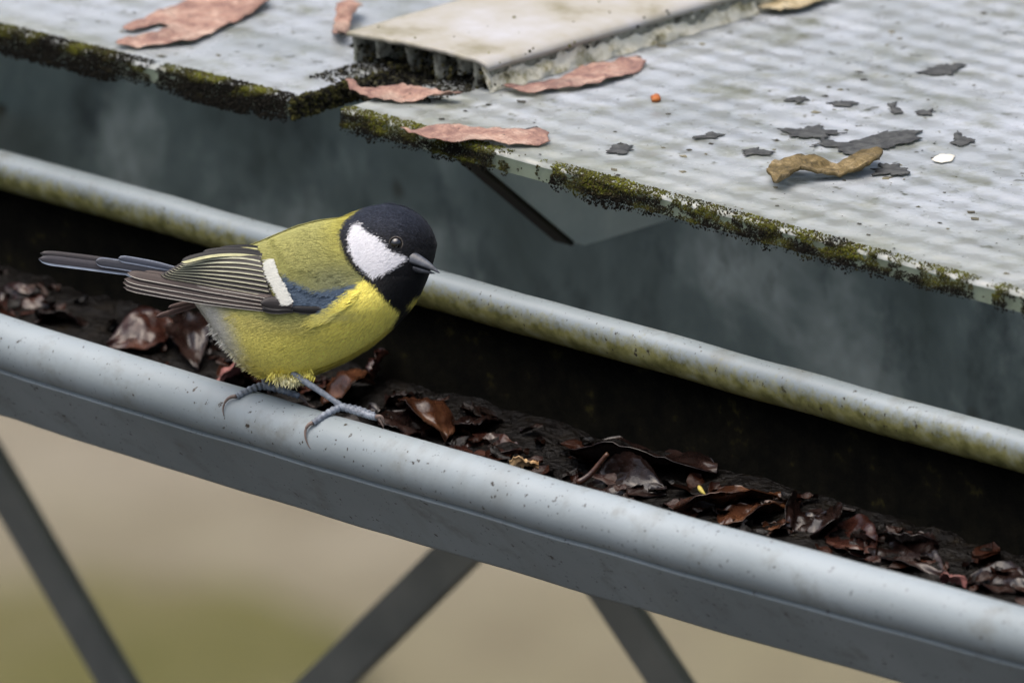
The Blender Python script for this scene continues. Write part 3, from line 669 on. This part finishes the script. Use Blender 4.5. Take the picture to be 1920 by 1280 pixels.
def sdist(P, poly):
    """signed distance to a polygon, negative inside"""
    P = np.asarray(P); d = np.full(len(P), 1e9); ins = np.zeros(len(P), bool)
    for i in range(len(poly)):
        a, b = poly[i], poly[(i+1) % len(poly)]; e = b-a; w_ = P-a
        t = np.clip((w_@e)/(e@e), 0, 1); d = np.minimum(d, np.hypot(*(w_-t[:, None]*e).T))
        c1 = (a[1] <= P[:, 1]) != (b[1] <= P[:, 1])
        with np.errstate(divide='ignore', invalid='ignore'): xi = a[0]+(P[:, 1]-a[1])/(b[1]-a[1])*(b[0]-a[0])
        ins ^= c1 & (P[:, 0] < xi)
    return np.where(ins, -d, d)
def arr(*c): return np.array(lin(*c))
def plumage(u, v, jit=2.0):
    P = np.stack([u, v], 1)+rng.normal(size=(len(u), 2))*jit
    u, v = P[:, 0], P[:, 1]
    def mixc(c, col, m): return c*(1-m[:, None])+np.asarray(col)*m[:, None]
    # mantle: olive, yellower towards the nape, greyer over the shoulder
    c = np.tile(arr(150, 148, 86), (len(u), 1))
    c = mixc(c, arr(172, 164, 70), sst(u, 590, 660)*sst(-v, -520, -430)*.9)
    c = mixc(c, arr(134, 136, 98), np.exp(-((u-630)/50)**2-((v-530)/28)**2))
    c = mixc(c, arr(92, 108, 120), sst(-u, -470, -400)*.8)                       # rump
    y = sst(-sdist(P, YEL), -4, 5)
    yel = np.tile(arr(250, 236, 116), (len(u), 1))
    yel = mixc(yel, arr(164, 158, 96), np.exp(-((v-(604+(u-560)*.02))/26)**2)*sst(-u, -640, -560)*.85)   # olive flank under the wing
    yel = mixc(yel, arr(226, 214, 122), sst(-u, -560, -440)*.6)
    yel = mixc(yel, arr(232, 230, 220), sst(-(u+(v-600)*-.35), -456, -402))       # whitish vent
    yel = mixc(yel, arr(226, 220, 176), sst(v, 696, 712)*sst(-np.abs(u-545), -42, -16))   # pale thigh
    yel = mixc(yel, arr(216, 206, 130), np.exp(-((u-640)/34)**2-((v-590)/10)**2)*.7)
    c = mixc(c, 0*c+yel, y) if False else c*(1-y[:, None])+yel*y[:, None]
    c = mixc(c, arr(88, 104, 122), sst(-sdist(P, COVERT), -3, 4))
    hd = sst(-sdist(P, HEAD), -2, 2.5)
    blk = np.tile(arr(15, 15, 17), (len(u), 1)); blk = mixc(blk, arr(30, 37, 52), sst(-v, -465, -395)*.9)
    c = c*(1-hd[:, None])+blk*hd[:, None]
    c = mixc(c, arr(232, 232, 236), sst(-sdist(P, CHEEK), -1.5, 2.5))
    c = mixc(c, arr(15, 15, 16), sst(-sdist(P, np.array([(752, 580), (775, 572), (770, 600), (748, 628), (734, 632), (742, 606)])), -3, 3))
    return c
# body surface
nu, nt_ = 300, 220
su = 326+(820-326)*(1-np.cos(np.linspace(0, np.pi, nu)))/2
th_ = np.linspace(0, 2*np.pi, nt_, endpoint=False)
UU = np.repeat(su, nt_); TT = np.tile(th_, nu)
tt, bb = np.interp(UU, uu, vT), np.interp(UU, uu, vB)
VV = (tt+bb)/2-(bb-tt)/2*np.cos(TT); NN = depth_at(UU, VV)*np.sign(np.sin(TT))
M_BODY = vcol_mat('plumage', .66, .25, (2600, .5, .0005), .04)
body = mesh_obj('body', B(UU, VV, NN), grid_faces(nu, nt_, True)+[tuple(range(nt_)), tuple((nu-1)*nt_+q for q in range(nt_))[::-1]], M_BODY, bird, True, plumage(UU, VV, 0.5))

# barbs: tens of thousands of fine tapered strands lying on the body
def strands(n, pick):
    u = 330+486*rng.random(n*3); fr_ = rng.random(n*3)
    t, b = np.interp(u, uu, vT), np.interp(u, uu, vB); an = np.pi*fr_; v = (t+b)/2-(b-t)/2*np.cos(an)
    sg = np.where(rng.random(n*3) < .82, 1., -1.)
    keep = pick(u, v) & (rng.random(n*3) < ((b-t)/290)); u, v, sg = u[keep][:n], v[keep][:n], sg[keep][:n]
    return u, v, sg
WINGP = cr1([(1040, 262), (1066, 300), (1150, 470), (1150, 515), (1030, 525), (660, 450), (560, 330), (700, 285), (850, 230), (1000, 228)])
def in_wing(u, v): return sdist(np.stack([u, v], 1), WINGP) < -4
u, v, sg = strands(76000, lambda u, v: ~in_wing(u, v))
hd = sdist(np.stack([u, v], 1), HEAD) < 0; ck = sdist(np.stack([u, v], 1), CHEEK) < 0
low = sst(v, 560, 690); 
ang = np.radians(8+50*sst(u, 600, 740)*sst(v, 500, 560)+28*low*(1-.4*sst(-u, -470, -400)))     # droop below the horizontal, pointing to the tail
ang = np.where(hd & ~ck & (v < 470), np.radians(22+30*sst(-u, -700, -640)-55*sst(u, 740, 815)), ang); ang = np.where(ck, np.radians(38), ang)
ang = np.where(hd & (v > 515), np.radians(62), ang)
ang += rng.normal(size=len(u))*.16
L = 13+9*rng.random(len(u)); L = np.where(hd, 7+4*rng.random(len(u)), L); L = L*(1+.8*low*sst(-u, -650, -500)*rng.random(len(u)))
thigh = (np.abs(u-545) < 45) & (v > 690); ang = np.where(thigh, np.radians(70+25*rng.normal(size=len(u))), ang); L = np.where(thigh, 9+8*rng.random(len(u)), L)
du, dv = -np.cos(ang), np.sin(ang)
def surf(u, v, sg): return np.stack([u, v, depth_at(u, v)*sg], 1)
n0 = surf(u, v, sg); e = 1.5
gu = (depth_at(u+e, v)-depth_at(u-e, v))/(2*e); gv = (depth_at(u, v+e)-depth_at(u, v-e))/(2*e)
nor = np.stack([-gu, -gv, np.ones_like(u)], 1); nor /= np.linalg.norm(nor, axis=1)[:, None]; nor[:, 2] *= sg
D3 = np.stack([du, dv, np.zeros_like(du)], 1); D3 -= (D3*nor).sum(1)[:, None]*nor; D3 /= np.linalg.norm(D3, axis=1)[:, None]+1e-9
Wd = np.cross(nor, D3); lift = (.8+2.4*rng.random(len(u)))*np.where(hd, .6, 1)*(1+1.1*low)
wid = (1.0+.8*rng.random(len(u)))*np.where(hd, .75, 1)
p0 = n0-nor*.8; p1 = n0+D3*(L*.5)[:, None]+nor*(lift*.7)[:, None]; p2 = n0+D3*L[:, None]+nor*(lift*.8)[:, None]
# keep the strand on the surface where the body curves away
def settle(p):
    s_ = depth_at(p[:, 0], p[:, 1])*sg; out = p.copy(); m = np.abs(s_) > 3
    out[m, 2] = np.where(sg[m] > 0, np.minimum(p[m, 2], s_[m]+4.2), np.maximum(p[m, 2], s_[m]-4.2)); return out
p1, p2 = settle(p1), settle(p2)
SV = np.stack([p0-Wd*(wid*.6)[:, None], p0+Wd*(wid*.6)[:, None], p1+Wd*(wid*.55)[:, None], p1-Wd*(wid*.55)[:, None], p2], 1)
jw = np.where(ck, .2, np.where(low > .2, .56, .46))[:, None]; cc = plumage(u+du*L*.35, v+dv*L*.35, 2.2)*(1-jw/2+jw*rng.random((len(u), 1)))
vent = np.clip(sst(-u, -430, -395), 0, 1)
cc = cc+(hd & ~ck)[:, None]*rng.random((len(u), 1))**3*np.array([.022, .026, .036])*(1.3*sst(-v, -520, -400)+.2)[:, None]  # bluish sheen highlights painted into the black head strands
base_i = 5*np.arange(len(u))[:, None]
SF = [tuple(x) for x in np.concatenate([base_i+np.array([[0, 1, 2, 3]])], 1)]+[tuple(x) for x in base_i+np.array([[3, 2, 4]])]
Pq = SV.reshape(-1, 3); o = mesh_obj('plumage', B(Pq[:, 0], Pq[:, 1], Pq[:, 2]), SF, M_BODY, bird, True, np.repeat(cc, 5, 0)); tag(o, kind='stuff')

# feathers of wing and tail
M_FEA = vcol_mat('flight_feather', .55, .35, (3000, .25, .0003))
def feather(parent, name, root, mid, tip, wid, n_r, n_t, dark, edge, edge_w=.22, both=False, arch=2.0, tipround=.12, tilt=0., wroot=.5, m=15, nn=34):
    """root, mid, tip in crop-1 coordinates; the fringe runs on the lower edge"""
    c = bez(cr1([root, mid, tip]), nn); V = []; Cc = []
    tan = np.gradient(c, axis=0); tan /= np.linalg.norm(tan, axis=1)[:, None]; no = np.stack([tan[:, 1], -tan[:, 0]], 1)
    if no[nn//2, 1] < 0: no = -no                           # side s=+1 is the lower edge
    for i in range(nn):
        t = i/(nn-1); hw = wid/2*(wroot+(1-wroot)*min(1, t*2.2))
        if t > 1-tipround: hw *= math.sqrt(max(0, 1-((t-1+tipround)/tipround)**2))
        n = n_r+(n_t-n_r)*t
        for j in range(m):
            s = -1+2*j/(m-1); p = c[i]+no[i]*s*hw
            V.append((p[0], p[1], n+arch*(1-s*s)+tilt*s))
            k_ = 1.0 if (s > 1-2*edge_w) else 0.0
            if both and s < -1+1.2*edge_w: k_ = .8
            q = .85+.3*mnoise.noise((p[0]*.08, p[1]*.8, n_r)); sh = (1-.35*math.exp(-((s+.1)*9)**2))
            Cc.append((np.array(dark)*(1-k_)+np.array(edge)*k_)*q*(sh if k_ < .5 else 1))
    V = np.array(V); W_ = B(V[:, 0], V[:, 1], V[:, 2]); k0 = len(W_); W_ = np.vstack([W_, W_+Fv*S*.8])
    Fc = grid_faces(nn, m)+[tuple(q+k0 for q in f[::-1]) for f in grid_faces(nn, m)]
    rim = [i*m for i in range(nn)]+[(nn-1)*m+j for j in range(1, m)]+[i*m+m-1 for i in range(nn-2, -1, -1)]+[j for j in range(m-2, 0, -1)]
    for q in range(len(rim)): a_, b_ = rim[q], rim[(q+1) % len(rim)]; Fc.append((b_, a_, a_+k0, b_+k0))
    return mesh_obj(name, W_, Fc, M_FEA, parent, True, np.array(Cc+Cc))
def group_part(name, u, v, n, parent=bird):
    o = bpy.data.objects.new(name, None); COL.objects.link(o); o.empty_display_size = .005
    o.parent = parent; o.location = Vector(B(float(u), float(v), float(n)))-world_loc(parent); return o
BR, GR, BK = arr(70, 58, 54), arr(72, 74, 80), arr(26, 26, 28); CREAM, PALE, WHT, BLU = arr(196, 196, 168), arr(176, 172, 164), arr(226, 226, 216), arr(150, 162, 180)
tail = group_part('tail', 330, 512, 0)
feather(tail, 'tail_feather', (700, 350), (380, 292), (78, 262), 15, -6, -14, arr(62, 58, 60), arr(120, 118, 122), .12)
feather(tail, 'tail_feather', (700, 372), (380, 322), (72, 286), 20, 4, -4, arr(66, 64, 70), arr(176, 188, 206), .2)
feather(tail, 'tail_feather', (700, 360), (480, 316), (318, 297), 19, 10, 6, arr(70, 72, 80), arr(150, 160, 178), .14, True)
feather(tail, 'tail_feather', (720, 345), (560, 305), (415, 284), 14, 14, 10, arr(72, 78, 92), arr(168, 178, 196), .16, True)
feather(tail, 'tail_feather', (740, 380), (600, 352), (440, 345), 16, 2, 0, arr(50, 52, 60), arr(190, 202, 216), .3)
wing = group_part('wing', 500, 520, 100)
def wn(u, v): return float(depth_at(np.array([u]), np.array([v]))[0])
# primaries, lowest first
prim = [((1120, 512), (760, 470), (438, 407), 13), ((1110, 500), (760, 455), (436, 386), 15), ((1100, 486), (780, 432), (442, 372), 15), ((1090, 468), (780, 405), (455, 346), 17), ((1080, 452), (800, 392), (520, 345), 16)]
for i, (r, md, tp, wd) in enumerate(prim):
    feather(wing, 'primary_feather', r, md, tp, wd, wn(40+r[0]/2.2857, 360+r[1]/2.2857)+3+i*1.4, 26+i*3, BR, PALE*.85, .10, wroot=.55, tilt=3., arch=.8)
sec = 8
for i in range(sec):
    f = i/(sec-1)
    r = (1075-45*f, 440-150*f); tp = (600+90*f, 352-42*f); md = ((r[0]+tp[0])/2+10*f, (r[1]+tp[1])/2-8-46*f**1.4)
    feather(wing, 'secondary_feather', r, md, tp, 13.5, wn(40+r[0]/2.2857, 360+r[1]/2.2857)+5+i*1.5, 52+i*4.5, arr(66, 62, 60)*(1-.3*f), CREAM*(.88-.3*(1-f)), .12+.12*f, wroot=.75, tilt=4.2, arch=.8)
for i, (r, md, tp, wd, dk, ed) in enumerate([((1035, 275), (860, 238), (690, 300), 13, BK, arr(210, 208, 160)), ((1025, 262), (900, 232), (780, 262), 10, BK, arr(208, 206, 156)), ((1015, 240), (950, 228), (850, 246), 9, BK, arr(200, 196, 140))]):
    feather(wing, 'tertial_feather', r, md, tp, wd, wn(40+r[0]/2.2857, 360+r[1]/2.2857)+14-i*2, 96-i*10, dk, ed, .36, wroot=.8, tilt=3., arch=.8)
# alula, primary coverts and white bar
feather(wing, 'primary_covert', (1165, 492), (1110, 470), (1030, 478), 26, 127, 122, arr(56, 52, 52), arr(110, 106, 102), .08, arch=4, tipround=.4)
feather(wing, 'primary_covert', (1170, 508), (1110, 500), (1035, 503), 18, 124, 119, arr(46, 44, 45), arr(100, 96, 92), .1, arch=3, tipround=.4)
feather(wing, 'alula_feather', (1345, 500), (1270, 512), (1150, 500), 15, wn(628, 579)+2, wn(543, 579)+7, arr(18, 18, 21), arr(60, 60, 62), .08, arch=2, tipround=.3, wroot=.15)
far = group_part('wing', 360, 570, -60); far['label'] = 'tip of the far wing below the tail'
feather(far, 'primary_feather', (860, 440), (760, 480), (572, 534), 11, -70, -60, arr(86, 66, 62), arr(120, 100, 94), .1)
feather(far, 'primary_feather', (860, 430), (760, 462), (625, 495), 10, -66, -56, arr(80, 62, 58), arr(120, 100, 94), .1)

# soft body feathers that fall over the wing roots, the breast side and the thigh
def fringe(path, n, L0, L1, a0, a1, up_, spread, mul=1.0, nfix=None, zoff=0., colour=None):
    path = np.array(path, float); t = rng.random(n)*(len(path)-1); i = np.minimum(t.astype(int), len(path)-2); fq = (t-i)[:, None]
    p = path[i]*(1-fq)+path[i+1]*fq+rng.normal(size=(n, 2))*spread
    an = np.radians(a0+(a1-a0)*rng.random(n)); Lq = L0+(L1-L0)*rng.random(n); q = p+np.stack([-np.cos(an), np.sin(an)], 1)*Lq[:, None]; md = (p+q)/2
    nz = lambda P, k_: (depth_at(P[:, 0], P[:, 1]) if nfix is None else np.full(n, nfix)+rng.normal(size=n)*8)+k_+zoff
    z0 = nz(p, 1.); z2 = np.maximum(nz(q, up_), z0-14 if nfix is None else -999); z1 = (z0+z2)/2+up_*.35
    wv = np.stack([np.sin(an), np.cos(an)], 1)*(.7+.6*rng.random((n, 1)))
    P3 = np.stack([np.c_[p-wv, z0], np.c_[p+wv, z0], np.c_[md+wv, z1], np.c_[md-wv, z1], np.c_[q, z2]], 1).reshape(-1, 3)
    col = (plumage(p[:, 0], p[:, 1], 1.5)*(.68+.66*rng.random((n, 1))) if colour is None else np.tile(colour, (n, 1))*(.86+.2*rng.random((n, 1))))*mul; bi = 5*np.arange(n)[:, None]
    return P3, [tuple(x) for x in bi+np.array([[0, 1, 2, 3]])]+[tuple(x) for x in bi+np.array([[3, 2, 4]])], np.repeat(col, 5, 0)
FR = [fringe([(516, 450), (530, 478), (549, 510), (562, 534)], 1300, 8, 18, 0, 26, 3, 4, 1.1), fringe([(560, 520), (600, 535), (650, 545)], 1500, 10, 22, 2, 30, 7, 7),
      fringe([(672, 548), (650, 566), (628, 584), (600, 598)], 1100, 14, 34, 8, 34, 8, 4, 1.12), fringe([(590, 604), (540, 606), (490, 600), (440, 588)], 900, 12, 26, 10, 40, 3, 5),
      fringe([(512, 700), (545, 708), (580, 700)], 800, 6, 15, 50, 130, 0, 5, 1.0, 40), fringe([(530, 708), (548, 712), (560, 708)], 420, 5, 12, 60, 130, 0, 4, 1.15, 46),
      fringe([(398, 606), (425, 642), (460, 680), (500, 702)], 900, 6, 15, 20, 50, 0, 3, 1.0, 0)]
barp = cr1([(1078, 300), (1092, 350), (1118, 395), (1138, 435), (1158, 470)])
FR.append(fringe(barp, 1500, 12, 19, -4, 30, 3, 2.4, 1.0, None, 11., arr(236, 236, 226)))
off_ = 0; PV, PF, PC = [], [], []
for a_, b_, c_ in FR:
    PV.append(a_); PF += [tuple(np.array(f)+off_) for f in b_]; PC.append(c_); off_ += len(a_)
PV = np.vstack(PV); tag(mesh_obj('feather_fringe', B(PV[:, 0], PV[:, 1], PV[:, 2]), PF, M_BODY, bird, True, np.vstack(PC)), kind='stuff')

# eye, ring, beak
def ball(name, c, r, mat, parent, sc=(1, 1, 1)):
    a = np.linspace(0, np.pi, 17); b = np.linspace(0, 2*np.pi, 32, endpoint=False); A_, B_ = np.meshgrid(a, b, indexing='ij')
    u_ = c[0]+r*sc[0]*np.sin(A_)*np.cos(B_); v_ = c[1]+r*sc[1]*np.sin(A_)*np.sin(B_); n_ = c[2]+r*sc[2]*np.cos(A_)
    return mesh_obj(name, B(u_.ravel(), v_.ravel(), n_.ravel()), grid_faces(17, 32, True), mat, parent)
k = NT('eye_gloss'); k.base((.004, .003, .003)); k.rough(.04); k.b.inputs['Coat Weight'].default_value = 1; M_EYE = k.m
en = wn(743, 457); eye = ball('eye', (743, 457, en-5.5), 12.2, M_EYE, bird)
ring = np.array([(743+12.6*math.cos(t), 457.3+12.6*math.sin(t), en-1.2+2.6*abs(math.sin(t*.5+.6))*0+1.5) for t in np.linspace(0, 2*np.pi, 41)])
V, Fc = tube(B(ring[:, 0], ring[:, 1], ring[:, 2]), [1.3*S]*41, 6); mesh_obj('eye_ring', V, Fc, simple('eyelid', [(.3, lin(44, 40, 38)), (.7, lin(92, 86, 80))], 800, .6, None), eye)
k = NT('horn'); c = k.ramp(k.noise(300, 3), [(.3, lin(50, 52, 58)), (.7, lin(84, 88, 96))]); k.base(c); k.rough(.32); k.bump(k.noise(1500, 3), .2, .0002); M_BEAK = k.m
beak = group_part('beak', 782, 492, 60)
def mandible(name, base, tip, h0, w0, droop, upper):
    n, m = 22, 20; ax = np.array(tip)-np.array(base); V = []
    d = ax/np.linalg.norm(ax); sd_ = np.cross(d, (0, 1., 0)); sd_ /= np.linalg.norm(sd_); dn = np.cross(sd_, d); dn = dn if dn[1] > 0 else -dn
    for i in range(n):
        t = i/(n-1); r = (1-t)**.75*.97+.03
        c = np.array(base)+ax*t+dn*droop*(t**2-t)
        for j in range(m):
            a = 2*np.pi*j/m; y = math.sin(a); y = y*(.35 if (y > 0) == upper else 1.0)
            V.append(c+sd_*w0/2*r*math.cos(a)+dn*h0*r*y)
    V = np.array(V); return mesh_obj(name, B(V[:, 0], V[:, 1], V[:, 2]), grid_faces(n, m, True)+[tuple(range(m))[::-1], tuple((n-1)*m+q for q in range(m))], M_BEAK, beak)
mandible('upper_mandible', (768, 488, 66), (825, 513, 92), 19, 31, 9, True)
mandible('lower_mandible', (768, 497, 62), (817, 513, 86), 12, 26, -2, False)
# bristly feathers at the gape
P0 = []; 
# legs, toes and claws
k = NT('leg_skin'); c = k.ramp(k.noise(500, 4), [(.3, lin(84, 90, 100)), (.55, lin(128, 136, 148)), (.75, lin(160, 168, 178))]); k.base(c); k.rough(.45); k.bump(k.noise(1500, 4), .5, .0004); M_LEG = k.m
M_CLAW = simple('claw', [(.3, lin(84, 70, 64)), (.7, lin(134, 118, 110))], 400, .35, None)
def on_roll(u, v, h):
    """point on the front roll seen at pixel (u, v), raised by h"""
    r = ray(u, v); r = r/np.linalg.norm(r); o_ = CAM
    for _ in range(3):
        t = -(o_[1])/r[1] if _ == 0 else t
        b = bow((o_+r*t)[0]); cy, cz = FC[0], FC[1]+b; oy, oz = o_[1]-cy, o_[2]-cz; a = r[1]**2+r[2]**2; bb_ = oy*r[1]+oz*r[2]; cq = oy*oy+oz*oz-RF**2
        disc = bb_*bb_-a*cq
        t = (-bb_-math.sqrt(max(disc, 0)))/a
    p = o_+r*t; nrm = np.array([0, p[1]-cy, p[2]-cz]); nrm /= np.linalg.norm(nrm)
    return p+nrm*h
def scaly(pts, r0, r1, step=1.5):
    """toe tube with raised rings"""
    P = bez(pts, 60); s = np.linspace(0, 1, 60); r = (r0+(r1-r0)*s)*(1+.13*np.sin(s*np.linalg.norm(P[-1]-P[0])/(.0016)*2*np.pi)); return tube(P, r, 10)
def leg(hip, ankle, toes, label=None):
    lg = group_part('leg', hip[0], hip[1], hip[2])
    if label: lg['label'] = label
    H = B(*map(float, hip)); A = ankle
    P = bez([H, H*.5+A*.5+np.array([0, 0, .0006]), A], 26); rr = np.linspace(.00115, .00085, 26); rr[-4:] += .0002
    V, Fc = tube(P, rr, 12); mesh_obj('tarsus', V, Fc, M_LEG, lg)
    for pts, claw in toes:
        V, Fc = scaly([A]+pts, .00125, .00098); mesh_obj('toe', V, Fc, M_LEG, lg)
        e_ = pts[-1]; P = bez([e_]+claw, 18); V, Fc = tube(P, np.linspace(.00075, .00008, 18), 8); mesh_obj('claw', V, Fc, M_CLAW, lg)
h = .0010
A2 = on_roll(640, 772, .0016)
leg((548, 700, 46), A2, [([on_roll(622, 777, .0019), on_roll(604, 787, h), on_roll(590, 796, h)], [on_roll(576, 800, .0022), on_roll(572, 822, .0012), on_roll(583, 841, .0001)]),
                         ([on_roll(664, 780, .0018), on_roll(688, 785, h), on_roll(703, 789, .0012)], [on_roll(716, 786, .0022), hit(722, 794, 1, .002), hit(718, 801, 1, .003)]),
                         ([A2+np.array([.004, .004, -.0006]), A2+np.array([.0085, .0055, -.0022])], [A2+np.array([.011, .006, -.0032]), A2+np.array([.0125, .006, -.006])])], 'near leg stretched to the right')
A1 = on_roll(494, 732, .0016)
leg((492, 690, -60), A1, [([on_roll(478, 734, .0019), on_roll(458, 741, h), on_roll(446, 747, h)], [on_roll(430, 748, .0022), on_roll(417, 764, .0012), on_roll(421, 781, .0001)]),
                          ([A1+np.array([.004, .001, -.0002]), A1+np.array([.0085, .0028, -.0010]), A1+np.array([.011, .0045, -.0022])], [A1+np.array([.013, .0055, -.0034]), A1+np.array([.0138, .006, -.0055])]),
                          ([A1+np.array([-.002, .0035, -.0008]), A1+np.array([-.004, .006, -.0032])], [A1+np.array([-.005, .007, -.005]), A1+np.array([-.0052, .0072, -.007])])])
